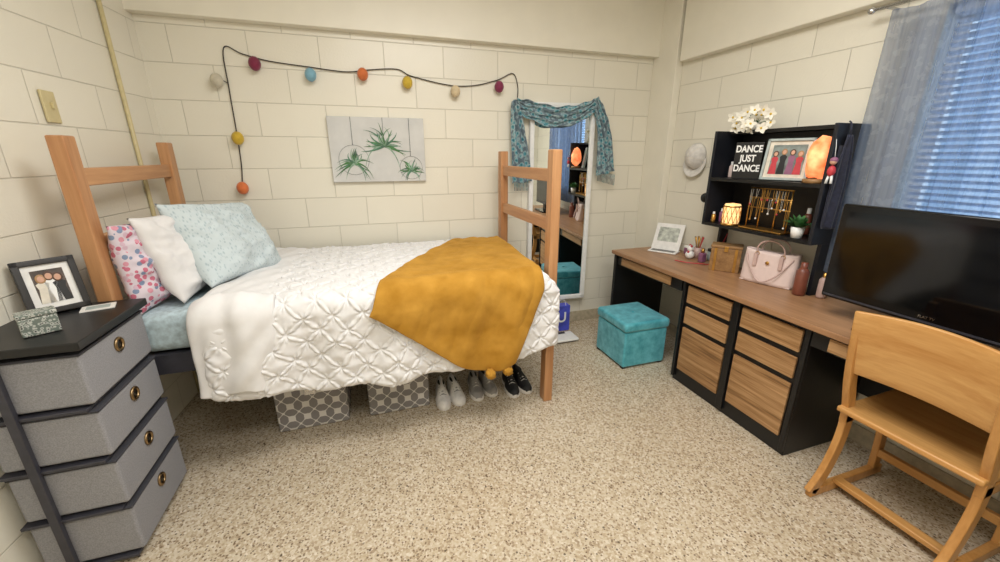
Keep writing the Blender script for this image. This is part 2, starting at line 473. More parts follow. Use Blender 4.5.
for (px,pz) in ((.565,.345),(.665,.350)):
    th.append(ball('pompom',(px,1.875,pz),.028,M_throw,28,nz=.35,nf=9))
group('throw_blanket',th)
def pillow(name,w,h,t,M,mat,seed=0):
    n=50; v=[];f=[]
    for side in (1,-1):
        for j in range(n):
            for i in range(n):
                a=-1+2*i/(n-1); b=-1+2*j/(n-1)
                prof=max(0,(1-abs(a)**2.6))*max(0,(1-abs(b)**2.6))
                x=w/2*a*(1-.07*(1-b*b)*abs(a)**3); y=h/2*b*(1-.09*(1-a*a)*abs(b)**3)
                z=side*(t/2*prof**.5+ (.022*noise.noise(Vector((a*2.2,b*2.2,seed+side)))+.018*noise.noise(Vector((a*5+b*2,b*5,seed)))+.008*noise.noise(Vector((a*11,b*9,seed))))*min(1,prof*3))
                z+=.03*noise.noise(Vector((a*1.5,b*1.5,seed+7)))
                v.append((x,y,z))
    for k in (0,1):
        for j in range(n-1):
            for i in range(n-1):
                q=k*n*n; f.append((q+j*n+i,q+j*n+i+1,q+(j+1)*n+i+1,q+(j+1)*n+i))
    o=mkobj(name,v,f,mat,True); xf(o,M); return o
def pm(x,y,z,lean,yaw=0,roll=0): return T(x,y,z)@RZ(yaw)@RY(-lean)@Matrix(((0,0,1,0),(1,0,0,0),(0,1,0,0),(0,0,0,1)))@RZ(roll)
M_pw=plain('white_pillowcase',(222,220,219),.9,var=.01)
group('pillow',[pillow('case',.62,.40,.13,pm(-.980,2.33,1.03,5,-4),M_floral,1)])
group('pillow.001',[pillow('case',.60,.42,.15,pm(-.880,2.40,1.045,18,-8),M_pw,2)])
group('pillow.002',[pillow('case',.56,.46,.18,pm(-.730,2.49,1.065,30,-22,-6),M_leaf,3)])
def bin_(name,x0,x1,y0,h):
    p=[box('body',(x0,y0,0.001),(x1,y0+.34,h),M_trellis,.012),box('rim',(x0-.003,y0-.003,h-.02),(x1+.003,y0+.343,h),M_trellis,.005)]
    p.append(box('label_holder',((x0+x1)/2-.03,y0-.008,h-.08),((x0+x1)/2+.03,y0-.002,h-.04),M_metal,.002))
    group(name,p)
bin_('storage_bin',-.59,-.215,2.19,.30); bin_('storage_bin.001',-.10,.26,2.19,.30)
M_shoew=plain('shoe_white',(226,222,216),.6); M_shoeb=plain('shoe_black',(24,24,26),.6); M_shoeg=plain('shoe_grey',(150,146,142),.7); M_dark=plain('dark_lining',(30,28,28),.9)
def shoe(x,y,rot,mu,mtop):
    def w(t): return .036+.012*math.sin(PI*min(1,t*1.15))-.010*math.exp(-((t-.62)/.15)**2)
    L=.26; n=24
    sole=[]
    for i in range(n+1):
        t=i/n; ww=w(t)*min(1,math.sqrt(max(0,1-(abs(t-.5)*2)**6))+.02); sole.append((t,ww))
    out=[(ww,t*L,0) for t,ww in sole]+[(-ww,t*L,0) for t,ww in reversed(sole)]
    s=prism('sole',out,(0,0,.026),M_shoew,.003)
    def up(u,v):
        t=u; ww=w(t)*min(1,math.sqrt(max(0,1-(abs(t-.5)*2)**6))+.02)*.94
        a=PI*v; hh=.035+.052*(1/(1+math.exp(-(t-.42)*14)))
        hh*=min(1,(t*9)**.5 if t<.11 else 1)*(1 if t<.95 else (1-(t-.95)*6))
        return (ww*math.cos(a)*(1-.18*math.sin(a)),t*L,.02+hh*math.sin(a)**.8)
    p=[s,grid('upper',30,18,up,mu)]
    p.append(ball('opening',(0,.185,.094),.03,M_dark,16,(.75,1.45,.30)))
    for k in range(4):
        yy=.085+k*.018; zz=.062+k*.009
        p.append(tube('lace',[(-.02,yy,zz-.004),(0,yy+.002,zz+.006),(.02,yy,zz-.004)],.0028,mtop))
    for o in p: xf(o,T(x,y,.001)@RZ(rot))
    return join('shoe',p)
def pair(name,x,y,mu,mt,dx=.105,rot=0): group(name,[shoe(x,y,rot-3,mu,mt),shoe(x+dx,y+.015,rot+4,mu,mt)])
pair('sneakers',.34,2.10,M_shoew,M_dark); pair('sneakers.001',.565,2.13,M_shoeg,M_shoew); pair('sneakers.002',.80,2.09,M_shoeb,M_shoew,.10)
# ------------------------------------------------------------ painting
M_canvas=plain('canvas',(208,208,205),.8,var=.03,scale=8)
pp=[box('canvas_panel',(-.205,YB-.032,1.325),(.44,YB-.002,1.758),M_canvas,.003)]
YP=YB-.0345
M_lg=plain('airplant_light',(132,158,138),.6,var=.2)
def airplant(cx,cz,r,n):
    for k in range(n):
        a=math.radians(-25+230*k/(n-1)+random.uniform(-6,6)); L=r*random.uniform(.75,1.15); bend=random.uniform(-.9,.9)
        pts=[]
        for i in range(11):
            t=i/10; aa=a+bend*t
            pts.append((cx+L*t*math.cos(aa),cz+L*t*math.sin(aa)-.40*L*t*t*abs(math.cos(a))))
        v=[];f=[]
        for i,(x,z) in enumerate(pts):
            t=i/10; w=.0078*(1-t)+.0006; nx,nz=-math.sin(a+bend*t),math.cos(a+bend*t)
            z0=max(z,1.332); v+= [(x+nx*w,YP-k*.00005,z0+nz*w),(x-nx*w,YP-k*.00005,z0-nz*w)]
        for i in range(10): f.append((2*i,2*i+1,2*i+3,2*i+2))
        pp.append(mkobj('leaf',v,f,(M_dgreen,M_green,M_lg)[k%3]))
airplant(-.055,1.45,.125,24); airplant(.155,1.57,.165,28); airplant(.335,1.40,.090,22)
M_line=plain('painted_line',(96,98,98),.8)
for cx,zt,zb in ((-.055,1.757,1.575),(.155,1.757,1.62),(.335,1.757,1.50)):
    pp.append(tube('cord',[(cx,YP,zt),(cx,YP,(zt+zb)/2),(cx,YP,zb)],.0014,M_line))
for cx,cz,r in ((-.055,1.475,.10),(.335,1.42,.08)):
    pp.append(tube('globe',[(cx+r*math.cos(a*PI/18),YP,cz+r*math.sin(a*PI/18)) for a in range(36)],.0009,M_line,closed=True))
group('canvas_painting',pp)
# ------------------------------------------------------------ string lights
YS=YB-.012
wp=[(-.775,YS,1.29),(-.755,YS,1.45),(-.748,YS,1.65),(-.745,YS,1.9),(-.735,YS,2.125),(-.64,YS,2.10),(-.50,YS,2.07),(-.27,YS,2.05),(-.05,YS,2.035),(.10,YS,2.055),(.28,YS,2.07),(.37,YS,2.035),(.55,YS,2.00),(.70,YS,1.985),(.86,YS,2.0),(1.02,YS,2.045),(1.13,YS,2.09),(1.17,YS,2.0),(1.165,YS,1.90)]
M_wire=plain('wire_dark',(60,54,50),.6)
SC=[(( -.795,1.94),(214,206,184)),((-.575,2.045),(130,40,70)),((-.265,2.00),(130,178,198)),((.055,2.02),(222,120,64)),((.345,1.985),(214,182,60)),((.68,1.945),(224,204,166)),((1.01,1.99),(132,44,78)),((-.74,1.61),(218,182,56)),((-.765,1.30),(224,120,64))]
pts=catmull(wp,8); st=[tube('wire',pts,.0036,M_wire,6)]
for i,((x,z),c) in enumerate(SC):
    m=velvet('bulb_cloth_%d'%i,tuple(q*.85 for q in c),c)
    st.append(ball('bulb',(x,YB-.045,z),.038,m,20,(.92,.92,1.08),nz=.05,nf=6))
    k=min(pts,key=lambda p:(p.x-x)**2+(p.z-z)**2)
    st.append(tube('drop',[tuple(k),(x,YB-.03,z+.02)],.003,M_wire,6))
group('string_lights',st)
# ------------------------------------------------------------ mirror + scarf
mx0,mx1,mz0,mz1=1.27,1.82,.26,1.90
mi=[box('backing',(mx0,YB-.03,mz0),(mx1,YB-.006,mz1),M_white),box('glass',(mx0+.03,YB-.034,mz0+.03),(mx1-.03,YB-.0301,mz1-.03),M_mirror)]
for a,b in (((mx0,mz0),(mx1,mz0+.035)),((mx0,mz1-.035),(mx1,mz1)),((mx0,mz0),(mx0+.035,mz1)),((mx1-.035,mz0),(mx1,mz1))):
    mi.append(box('frame',(a[0],YB-.048,a[1]),(b[0],YB-.03,b[1]),M_white,.004))
for z in (.6,1.6): mi.append(box('wall_bracket',(mx1-.06,YB-.006,z),(mx1-.02,YB+.033,z+.04),M_dgrey))
Mm=T(mx0,YB,0)@RZ(-4)@T(-mx0,-YB,0)
for o in mi: xf(o,Mm)
group('wall_mirror',mi)
def ribbon(name,ctr,wd,folds,mat,amp=.012,n=60,m=24,nrm=Vector((0,-1,0))):
    P=catmull(ctr,10); N=len(P)
    def fn(u,v):
        i=v*(N-1); k=int(min(i,N-2)); p=P[k].lerp(P[k+1],i-k)
        t=(P[k+1]-P[k]).normalized(); side=t.cross(nrm).normalized()
        w=wd(v); a=(u-.5)
        return p+side*a*w+nrm*(amp*math.sin(a*folds*2*PI+v*5)+amp*1.2)+Vector((0,0,.006*math.sin(v*30+a*9)))
    return grid(name,m*2,n,fn,mat,.002)
yy=YB-.055; y2=YB-.098
sf=[ribbon('swag',[(1.13,yy,1.88),(1.24,yy,1.84),(1.45,YB-.08,1.79),(1.66,y2,1.825),(1.80,y2,1.90)],lambda v:.07+.08*math.sin(PI*v),4,M_scarf),
    ribbon('tail',[(1.78,y2,1.93),(1.84,y2,1.80),(1.90,y2,1.60),(1.95,YB-.07,1.36)],lambda v:.06+.12*v,4,M_scarf,.015),
    ribbon('tail_short',[(1.135,yy,1.90),(1.150,yy,1.75),(1.17,yy,1.55),(1.19,yy,1.30)],lambda v:.07+.10*v,3,M_scarf,.014)]
for k in range(14):
    x=1.870+k*.0125; sf.append(tube('fringe',[(x,yy-.03,1.39-k*.003),(x+.003,yy-.03,1.345-k*.003),(x+.004,yy-.028,1.30-k*.003)],.0026,M_scarf,5))
    if k<10:
        x=1.13+k*.0125; sf.append(tube('fringe',[(x,yy-.015,1.31),(x+.002,yy-.015,1.27),(x+.003,yy-.013,1.235)],.0026,M_scarf,5))
group('scarf',sf)
M_purple=plain('blue_print',(70,80,190),.5,var=.2,scale=12)
group('gift_bag',[box('bag',(1.47,2.94,0.001),(1.63,3.02,.24),M_purple,.004),text('mark','U',.13,T(1.55,2.938,.13)@RX(90),M_white),
   tube('handle',catmull([(1.51,2.95,.24),(1.525,2.95,.29),(1.575,2.95,.29),(1.59,2.95,.24)],6),.003,M_white,6)])
group('bathroom_scale',[box('platform',(1.36,2.70,.012),(1.60,2.86,.035),M_white,.01),box('display',(1.46,2.82,.0355),(1.53,2.85,.037),M_black),box('foot',(1.38,2.72,.001),(1.58,2.84,.012),M_dgrey)])
# ------------------------------------------------------------ ottoman
ot=[box('body',(1.670,2.185,.012),(2.035,2.555,.29),M_teal,.015,3),box('lid',(1.660,2.175,.292),(2.045,2.565,.365),M_teal,.022,4),
    ball('button',(1.855,2.37,.367),.014,M_teal,14,(1,1,.5))]
for a in (1.69,2.01):
    for b in (2.21,2.53): ot.append(box('foot',(a-.015,b-.015,.0),(a+.015,b+.015,.014),M_black))
ot.append(tube('seam',[(1.665,2.18,.33),(2.040,2.18,.33)],.004,M_teal,6)); ot.append(tube('seam',[(1.665,2.18,.33),(1.665,2.558,.33)],.004,M_teal,6))
group('storage_ottoman',ot)
# ------------------------------------------------------------ desk
DX=1.895; DY0,DY1=.12,2.775; DZ=.76
dk=[box('top',(DX,DY0,DZ-.03),(XR-.004,DY1,DZ),M_desk,.004),
    box('end_panel',(DX+.02,DY1-.045,0),(XR-.02,DY1-.015,DZ-.031),M_black,.002),
    box('end_panel',(DX+.02,DY0+.01,0),(XR-.02,DY0+.04,DZ-.031),M_black,.002),
    box('modesty',(XR-.05,DY0+.04,.30),(XR-.03,1.16,DZ-.031),M_black),
    box('apron',(DX+.035,2.0,DZ-.115),(DX+.05,2.73,DZ-.031),M_black),
    box('apron_drawer',(DX+.022,2.10,DZ-.105),(DX+.036,2.66,DZ-.042),M_draw,.003),
    box('apron',(DX+.035,DY0+.04,DZ-.115),(DX+.05,1.16,DZ-.031),M_black),
    box('apron_drawer',(DX+.022,.28,DZ-.105),(DX+.036,1.08,DZ-.042),M_draw,.003)]
CX=1.945; CY0,CY1=1.165,1.985
dk.append(box('pedestal',(CX,CY0,.0),(XR-.02,CY1,DZ-.031),M_black,.003))
for y0,y1 in ((1.61,1.945),(1.205,1.54)):
    for z0,z1 in ((.585,.70),(.44,.555),(.10,.41)):
        dk.append(box('drawer_front',(CX-.014,y0,z0),(CX,y1,z1),M_draw,.003))
for y in (CY0,1.575,CY1):
    dk.append(box('stile',(CX-.020,y-.022 if y>CY0 else y,.03),(CX,y+.022 if y<CY1 else y,DZ-.031),M_black,.003))
group('desk',dk)
# ------------------------------------------------------------ hutch
HX0,HX1=2.20,XR-.006; HY0,HY1=1.44,2.185
hu=[box('side',(HX0,HY0,1.05),(HX1,HY0+.02,1.655),M_navy,.002),box('side',(HX0,HY1-.02,1.05),(HX1,HY1,1.655),M_navy,.002),
    box('side_lower',(HX1-.15,HY0,DZ+.001),(HX1,HY0+.02,1.05),M_navy),box('side_lower',(HX1-.07,HY1-.02,DZ+.001),(HX1,HY1,1.05),M_navy),
    box('back',(HX1-.008,HY0+.02,1.05),(HX1,HY1-.02,1.65),M_black),
    box('shelf_bottom',(HX0,HY0+.02,1.05),(HX1-.008,HY1-.02,1.07),M_black),
    box('shelf_mid',(HX0,HY0+.02,1.345),(HX1-.008,HY1-.02,1.365),M_black),
    box('shelf_top',(HX0+.10,HY0+.02,1.635),(HX1-.008,HY1-.02,1.655),M_black)]
group('desk_hutch',hu)
M_bagd=velvet('dark_bag_cloth',(18,20,34),(40,44,66),40)
def hb_(u,v):
    x=2.225+.10*u; w=.35+.65*min(1,v*3)
    x=2.275+(x-2.275)*w
    return (x,1.428-.020*math.sin(PI*u)*min(1,v*2)-.006*math.sin(u*14+v*3),1.60-.46*v)
hbg=[grid('cloth_front',40,30,hb_,M_bagd,.004),tube('strap',[(2.275,1.425,1.60),(2.275,1.43,1.63),(2.275,1.436,1.657),(2.275,1.445,1.664)],.004,M_bagd)]
hbg.append(box('backing',(2.228,1.430,1.15),(2.322,1.436,1.55),M_bagd,.002))
group('hanging_bag',hbg)
Ms=T(2.26,1.955,1.366)@RZ(-62)
sg=[box('block',(-.075,-.02,0),(.075,.02,.215),M_black,.002,M=Ms)]
M_let=plain('letter_white',(240,240,238),.6,var=.01)
for s,z in (('DANCE',.175),('JUST',.12),('DANCE',.062)):
    sg.append(text('letters',s,.042,Ms@T(0,-.0215,z)@RX(90)@Matrix.Diagonal((1,1.3,1,1)),M_let,bold=.03))
group('dance_sign',sg)
def person(parts,M,x,h,dress,hair,skin):
    parts.append(prism('figure',[(x-.020,0,0),(x+.020,0,0),(x+.013,0,h*.5),(x+.018,0,h*.68),(x+.006,0,h*.76),(x-.006,0,h*.76),(x-.018,0,h*.68),(x-.013,0,h*.5)],(0,-.0005,0),dress,M=M))
    o=ball('hair',(x,-.0012,h*.87),.0145,hair,14,(1,.04,1.2)); xf(o,M); parts.append(o)
    o=ball('face',(x,-.0018,h*.86),.0095,skin,14,(1,.04,1.25)); xf(o,M); parts.append(o)
M_skin=plain('print_skin',(206,160,134),.5); M_hair=plain('print_hair',(82,54,36),.5); M_hair2=plain('print_blonde',(170,130,86),.5)
M_red=plain('print_red',(190,56,66),.5); M_prb=plain('print_bg',(110,120,116),.5,var=.3,scale=20); M_cream=plain('print_cream',(220,212,196),.5); M_frameg=plain('frame_grey',(168,180,178),.4)
M_mauve=plain('print_mauve',(140,90,120),.5)
def pframe(name,M,w,h,border,fm,matte,bg,people):
    p=[box('backing',(-w/2,0,0),(w/2,.012,h),fm,M=M)]
    for a,b in (((-w/2,0),(w/2,border)),((-w/2,h-border),(w/2,h)),((-w/2,0),(-w/2+border,h)),((w/2-border,0),(w/2,h))):
        p.append(box('moulding',(a[0],-.012,a[1]),(b[0],0,b[1]),fm,.002,M=M))
    g=border
    if matte: 
        p.append(box('mat_board',(-w/2+g,-.001,g),(w/2-g,0,h-g),matte,M=M)); g+=.02
    p.append(box('print',(-w/2+g,-.002,g),(w/2-g,-.0011,h-g),bg,M=M))
    hh=h-2*g
    for (x,s,d,hr) in people: person(p,M@T(0,-.0025,g),x,hh*s,d,hr,M_skin)
    p.append(prism('easel_leg',[(-.02,.012,h*.6),(.02,.012,h*.6),(.03,.06,0.01),(-.03,.06,.01)],(0,.003,0),fm,M=M))
    return group(name,p)
pframe('picture_frame',T(2.265,1.72,1.368)@RZ(-72)@RX(-10),.235,.23,.014,M_frameg,M_cream,M_prb,[(-.062,.8,M_red,M_hair),(-.021,.88,M_black,M_hair2),(.021,.86,M_mauve,M_hair),(.06,.8,M_red,M_hair2)])
M_salt=emis('salt_glow',(255,176,120),1.15,(240,96,44),14)
def saltlamp(name,c,r,h):
    o=ball('crystal',(c[0],c[1],c[2]+.02+h/2),r,M_salt,30,(1,1,h/2/r),nz=.22,nf=1.6)
    for v in o.data.vertices:
        t=(v.co.z-c[2]-.02)/h
        k=1.12-.25*t; v.co.x=c[0]+(v.co.x-c[0])*k; v.co.y=c[1]+(v.co.y-c[1])*k; v.co.z=max(v.co.z,c[2]+.02)
    b=lathe('base',[(0,0),(r*.95,0),(r*.95,.02),(0,.022)],c,M_wicker)
    group(name,[b,o])
saltlamp('salt_lamp',(2.250,1.528,1.366),.058,.215)
ln=emis('lantern_glow',(255,206,140),1.35)
def lantern(c):
    p=[lathe('base',[(0,0),(.056,0),(.056,.012),(0,.014)],c,M_gold),lathe('shade',[(.046,.012),(.050,.03),(.050,.12),(.044,.135),(.02,.138)],c,ln),
       lathe('rim',[(.051,.116),(.054,.12),(.051,.126)],c,M_gold)]
    for k in range(12):
        a=2*PI*k/12; 
        for sgn in (1,-1): p.append(tube('rib',[(c[0]+.052*math.cos(a+q*.5*sgn),c[1]+.052*math.sin(a+q*.5*sgn),c[2]+.014+q*.105) for q in (0,.25,.5,.75,1)],.0018,M_gold,5))
    group('candle_lantern',p)
lantern((2.25,2.00,1.071))
jw=[]
c=(2.27,1.77,1.071)
jw.append(box('tray',(c[0]-.05,c[1]-.14,c[2]),(c[0]+.05,c[1]+.14,c[2]+.01),M_gold,.003))
for y in (-.13,-.05,.05,.13): jw.append(tube('upright',[(c[0],c[1]+y,c[2]+.01),(c[0],c[1]+y,c[2]+.12),(c[0],c[1]+y,c[2]+.245)],.004,M_gold))
for z in (.13,.19,.245): jw.append(tube('bar',[(c[0],c[1]-.135,c[2]+z),(c[0],c[1],c[2]+z),(c[0],c[1]+.135,c[2]+z)],.004,M_gold))
for k in range(14):
    y=c[1]-.12+k*.0185; L=random.uniform(.05,.16); z0=c[2]+random.choice((.245,.19))
    jw.append(tube('necklace',catmull([(c[0]-.005,y-.008,z0),(c[0]-.008,y,z0-L),(c[0]-.005,y+.008,z0)],6),.0018,random.choice((M_gold,M_metal)),5))
    jw.append(ball('pendant',(c[0]-.009,y,z0-L),.006,random.choice((M_gold,M_red,M_white)),8))
group('jewelry_stand',jw)
def potted(name,c,r,h,mp,n,lr):
    p=[lathe('pot',[(0,0),(r*.75,0),(r,h),(r*.88,h),(r*.8,h*.8),(0,h*.8)],c,mp)]
    for k in range(n):
        a=random.uniform(0,2*PI); e=random.uniform(.5,1.4); L=lr*random.uniform(.6,1)
        d=Vector((math.cos(a)*math.cos(e),math.sin(a)*math.cos(e),math.sin(e))); b=Vector(c)+Vector((0,0,h*.8))
        sd=d.cross(Vector((0,0,1))).normalized()
        def fn(u,v,d=d,b=b,sd=sd,L=L): return b+d*L*v+sd*(u-.5)*.024*math.sin(PI*(.1+.88*v))-Vector((0,0,.3*L*v*v))
        p.append(grid('leaf',3,7,fn,M_green))
    return group(name,p)
potted('potted_plant',(2.230,1.545,1.071),.034,.06,M_white,60,.12)
# small bottles and boxes filling the hutch
for i,(x,y,z,r,h,m) in enumerate(((2.30,2.12,1.071,.016,.09,M_mauve),(2.34,2.08,1.071,.018,.13,M_cream),(2.24,2.13,1.071,.014,.07,M_gold),(2.37,1.60,1.071,.020,.15,M_brown),(2.38,2.10,1.366,.020,.12,M_teal),(2.33,2.13,1.366,.016,.10,M_pink))):
    group('cosmetic_bottle' if i==0 else 'cosmetic_bottle.%03d'%i,[lathe('glass',[(0,0),(r*.9,0),(r,.006),(r,h*.7),(r*.5,h*.8),(0,h*.8)],(x,y,z),m),lathe('cap',[(r*.5,h*.78),(r*.55,h*.8),(r*.5,h),(0,h)],(x,y,z),M_white)])
group('plush_doll',[ball('body',(2.192,1.420,1.43),.018,M_red,16,(1,1,1.5)),ball('head',(2.192,1.420,1.474),.015,M_skin),ball('hair',(2.194,1.420,1.482),.0175,M_mauve,16,(1,1,.85)),
    tube('leg',[(2.192,1.414,1.41),(2.190,1.410,1.39),(2.189,1.408,1.37)],.006,M_white),tube('leg',[(2.192,1.426,1.41),(2.190,1.430,1.39),(2.189,1.432,1.37)],.006,M_white),
    tube('loop',[(2.194,1.420,1.495),(2.198,1.428,1.54),(2.203,1.438,1.58)],.0015,M_white,5)])
oc=(2.32,1.99,1.656); M_petal=plain('orchid_petal',(240,236,222),.6,var=.02); M_yel=plain('orchid_centre',(214,180,60),.6)
op=[lathe('vase',[(0,0),(.03,0),(.035,.02),(.026,.035),(.022,.04),(.018,.04),(.018,.01)],oc,M_white)]
for k in range(18):
    tip=Vector((oc[0]-.06+random.uniform(-.06,.04),oc[1]-.01+(k%9-4)*.028,oc[2]+(.015 if k<9 else .075)+random.uniform(-.015,.03)))
    op.append(tube('stem',catmull([(oc[0],oc[1],oc[2]+.03),((oc[0]+tip.x)/2,(oc[1]+tip.y)/2,tip.z+.01),tuple(tip)],5),.0020,M_green,5))
    n=Vector((-1,-.7+random.uniform(-.6,.6),random.uniform(-.4,.6))).normalized(); q=n.to_track_quat('Z','Y')
    for j in range(5):
        aa=2*PI*j/5+random.uniform(-.1,.1)
        def fn(u,v,aa=aa,q=q,tip=tip):
            r=.034*v; w=.024*math.sin(PI*(.06+.9*v))*(u-.5); l=Vector((r*math.cos(aa)-w*math.sin(aa),r*math.sin(aa)+w*math.cos(aa),.010*v))
            return tip+q@l
        op.append(grid('petal',4,6,fn,M_petal))
    op.append(ball('centre',tuple(tip+n*.003),.0065,M_yel,8))
group('orchid_plant',op)
Mb=T(2.275,2.01,DZ+.001)@RZ(-50)
wb=[box('box_body',(-.09,-.06,0),(.09,.06,.155),M_wicker,.004,M=Mb),box('lid',(-.093,-.063,.157),(.093,.063,.175),M_wicker,.004,M=Mb),box('clasp',(-.012,-.067,.135),(.012,-.062,.17),M_gold,.001,M=Mb)]
for k in (-.06,.06): wb.append(box('strap',(k-.008,-.064,.0),(k+.008,-.061,.156),M_gold,M=Mb))
group('wooden_box',wb)
Mh=T(2.285,1.695,DZ+.002)@RZ(-74)
def bagf(u,v):
    a=2*PI*u; ca,sa=math.cos(a),math.sin(a)
    w=.148-.004*v; d=.062*(1-v)+.030*v; e=.55
    x=w*math.copysign(abs(ca)**e,ca); y=d*math.copysign(abs(sa)**e,sa)
    return Vector((x,y,.20*v-.012*math.sin(PI*(x/.3+.5))*v))
hb=[grid('body',61,12,bagf,M_pink,.003),box('bottom',(-.14,-.055,0),(.14,.055,.006),M_pink,.002),
    box('top_closure',(-.12,-.02,.182),(.12,.02,.190),M_pink,.003)]
M_pinkd=plain('blush_trim',(200,172,164),.45,var=.02)
for x in (-.07,.07):
    hb.append(box('strap_tab',(x-.010,-.0575,.10),(x+.010,-.045,.178),M_pinkd,.002))
for s in (-1,1):
    hb.append(tube('handle',catmull([(-.070,s*.028,.17),(-.072,s*.038,.215),(-.045,s*.045,.25),(.0,s*.046,.262),(.045,s*.045,.25),(.072,s*.038,.215),(.070,s*.028,.17)],8),.0055,M_pinkd))
    for q in (-.07,.07): hb.append(tube('ring',[(q+.011*math.cos(t*PI/8),s*.036,.175+.011*math.sin(t*PI/8)) for t in range(16)],.002,M_gold,6,closed=True))
hb.append(tube('shoulder_strap',catmull([(-.13,-.02,.17),(-.10,-.065,.12),(-.02,-.085,.02),(.06,-.075,.06),(.125,-.03,.17)],8),.004,M_pinkd))
hb.append(ball('logo',(0,-.054,.13),.011,M_gold,12,(1,.3,1)))
for o in hb: xf(o,Mh)
group('handbag',hb)
group('lotion_bottle',[lathe('bottle',[(0,0),(.028,0),(.031,.01),(.031,.135),(.02,.15),(.014,.155),(0,.156)],(2.245,1.475,DZ+.001),M_brown),lathe('cap',[(.017,.15),(.017,.185),(0,.187)],(2.245,1.475,DZ+.001),M_brown)])
group('body_mist_bottle',[lathe('bottle',[(0,0),(.020,0),(.022,.01),(.022,.10),(.012,.115),(0,.116)],(2.31,1.40,DZ+.001),M_pinkd),lathe('cap',[(.011,.11),(.011,.14),(0,.142)],(2.31,1.40,DZ+.001),M_gold)])
Mt=T(2.285,2.60,DZ+.001)@RZ(-58)
M_page=plain('calendar_page',(232,230,226),.5,var=.03); M_pageg=plain('page_print',(176,180,170),.6,var=.2,scale=30)
tb=[box('base',(-.11,-.10,0),(.11,.02,.012),M_white,.004,M=Mt),box('panel',(-.11,-.004,0),(.11,.004,.225),M_page,.003,M=Mt@T(0,-.02,.012)@RX(-28)),
    box('picture',(-.08,-.0055,.07),(.08,-.0042,.19),M_pageg,M=Mt@T(0,-.02,.012)@RX(-28)),box('keys',(-.09,-.085,.0125),(.09,-.03,.014),M_blackg,M=Mt)]
group('desk_calendar',tb)
group('teddy_figurine',[ball('body',(2.28,2.33,DZ+.032),.032,M_white,18,(1,1,1)),ball('head',(2.28,2.33,DZ+.078),.024,M_white,18),ball('ear',(2.27,2.312,DZ+.10),.009,M_red,10),ball('ear',(2.29,2.348,DZ+.10),.009,M_red,10),ball('bow',(2.258,2.325,DZ+.055),.009,M_red,10)])
group('perfume_bottle',[box('glass',(2.27,2.20,DZ+.001),(2.31,2.24,DZ+.07),M_mauve,.006),lathe('cap',[(0,.07),(.012,.07),(.012,.10),(0,.10)],(2.29,2.22,DZ),M_gold)])
group('nail_polish_bottle',[lathe('glass',[(0,0),(.018,0),(.02,.03),(.01,.04),(0,.04)],(2.33,2.26,DZ+.001),M_red),lathe('cap',[(.009,.04),(.007,.09),(0,.09)],(2.33,2.26,DZ+.001),M_black)])
group('makeup_cup',[lathe('cup',[(0,0),(.026,0),(.030,.08),(.027,.08),(.024,.006)],(2.36,2.34,DZ+.001),M_pinkd)]+
  [tube('brush',[(2.36,2.34,DZ+.02),(2.36+.015*math.cos(k),2.34+.015*math.sin(k),DZ+.09),(2.36+.03*math.cos(k),2.34+.03*math.sin(k),DZ+.16)],[.003,.003,.007],random.choice((M_black,M_gold,M_red))) for k in range(6)])
group('jar_candle',[lathe('glass',[(0,0),(.030,0),(.032,.01),(.032,.065),(.028,.068),(0,.06)],(2.40,2.24,DZ+.001),M_frameg),lathe('lid',[(.030,.066),(.033,.07),(.033,.085),(0,.087)],(2.40,2.24,DZ+.001),M_black)])
group('jewelry_box',[box('box_body',(2.36,2.40,DZ+.001),(2.42,2.48,DZ+.05),M_mauve,.004),box('lid',(2.358,2.398,DZ+.051),(2.422,2.482,DZ+.065),M_white,.004)])
group('charging_cable',[tube('cable',catmull([(2.41,2.145,DZ+.22),(2.37,2.15,DZ+.12),(2.30,2.145,DZ+.010),(2.22,2.16,DZ+.009),(2.15,2.22,DZ+.009),(2.12,2.30,DZ+.009)],8),.0035,M_red)])
M_hat=plain('cap_cloth',(216,212,206),.9)
hc=Vector((XR-.002,2.56,1.50))
def dome(u,v):
    a=2*PI*u; th=PI/2*v
    return (hc.x-.085*math.cos(th)*1.0 ,hc.y+.088*math.sin(th)*math.cos(a),hc.z+.095*math.sin(th)*math.sin(a))
ht=[grid('crown',33,12,dome,M_hat,.003)]
def brim(u,v):
    a=PI+PI*u; r=.088+.06*v*math.sin(PI*u)**.6
    return (hc.x-.008-.030*v*math.sin(PI*u),hc.y+r*math.cos(a)*.98,hc.z-.005+(r)*math.sin(a))
ht.append(grid('brim',24,8,brim,M_hat,.004)); ht.append(ball('button',(hc.x-.087,hc.y,hc.z),.007,M_hat,10))
for k in range(6):
    a=2*PI*k/6+.3
    ht.append(tube('seam',[(hc.x-.0865*math.cos(t*PI/20),hc.y+.0895*math.sin(t*PI/20)*math.cos(a),hc.z+.0965*math.sin(t*PI/20)*math.sin(a)) for t in range(10)],.0015,M_cream,5))
group('baseball_cap',ht)
hp=[tube('headband',[(2.30-.06*math.cos(t*PI/10),2.212,1.24+.07*math.sin(t*PI/10)) for t in range(11)],.007,M_black)]
for s in (-1,1): hp.append(lathe('ear_cup',[(0,-.016),(.030,-.016),(.034,0),(.030,.016),(0,.016)],(2.30+s*.058,2.222,1.225),M_black,M=RY(90)))
hp.append(tube('hook',[(2.30,HY1+.001,1.30),(2.30,2.20,1.30),(2.30,2.225,1.305)],.003,M_metal))
group('headphones',hp)
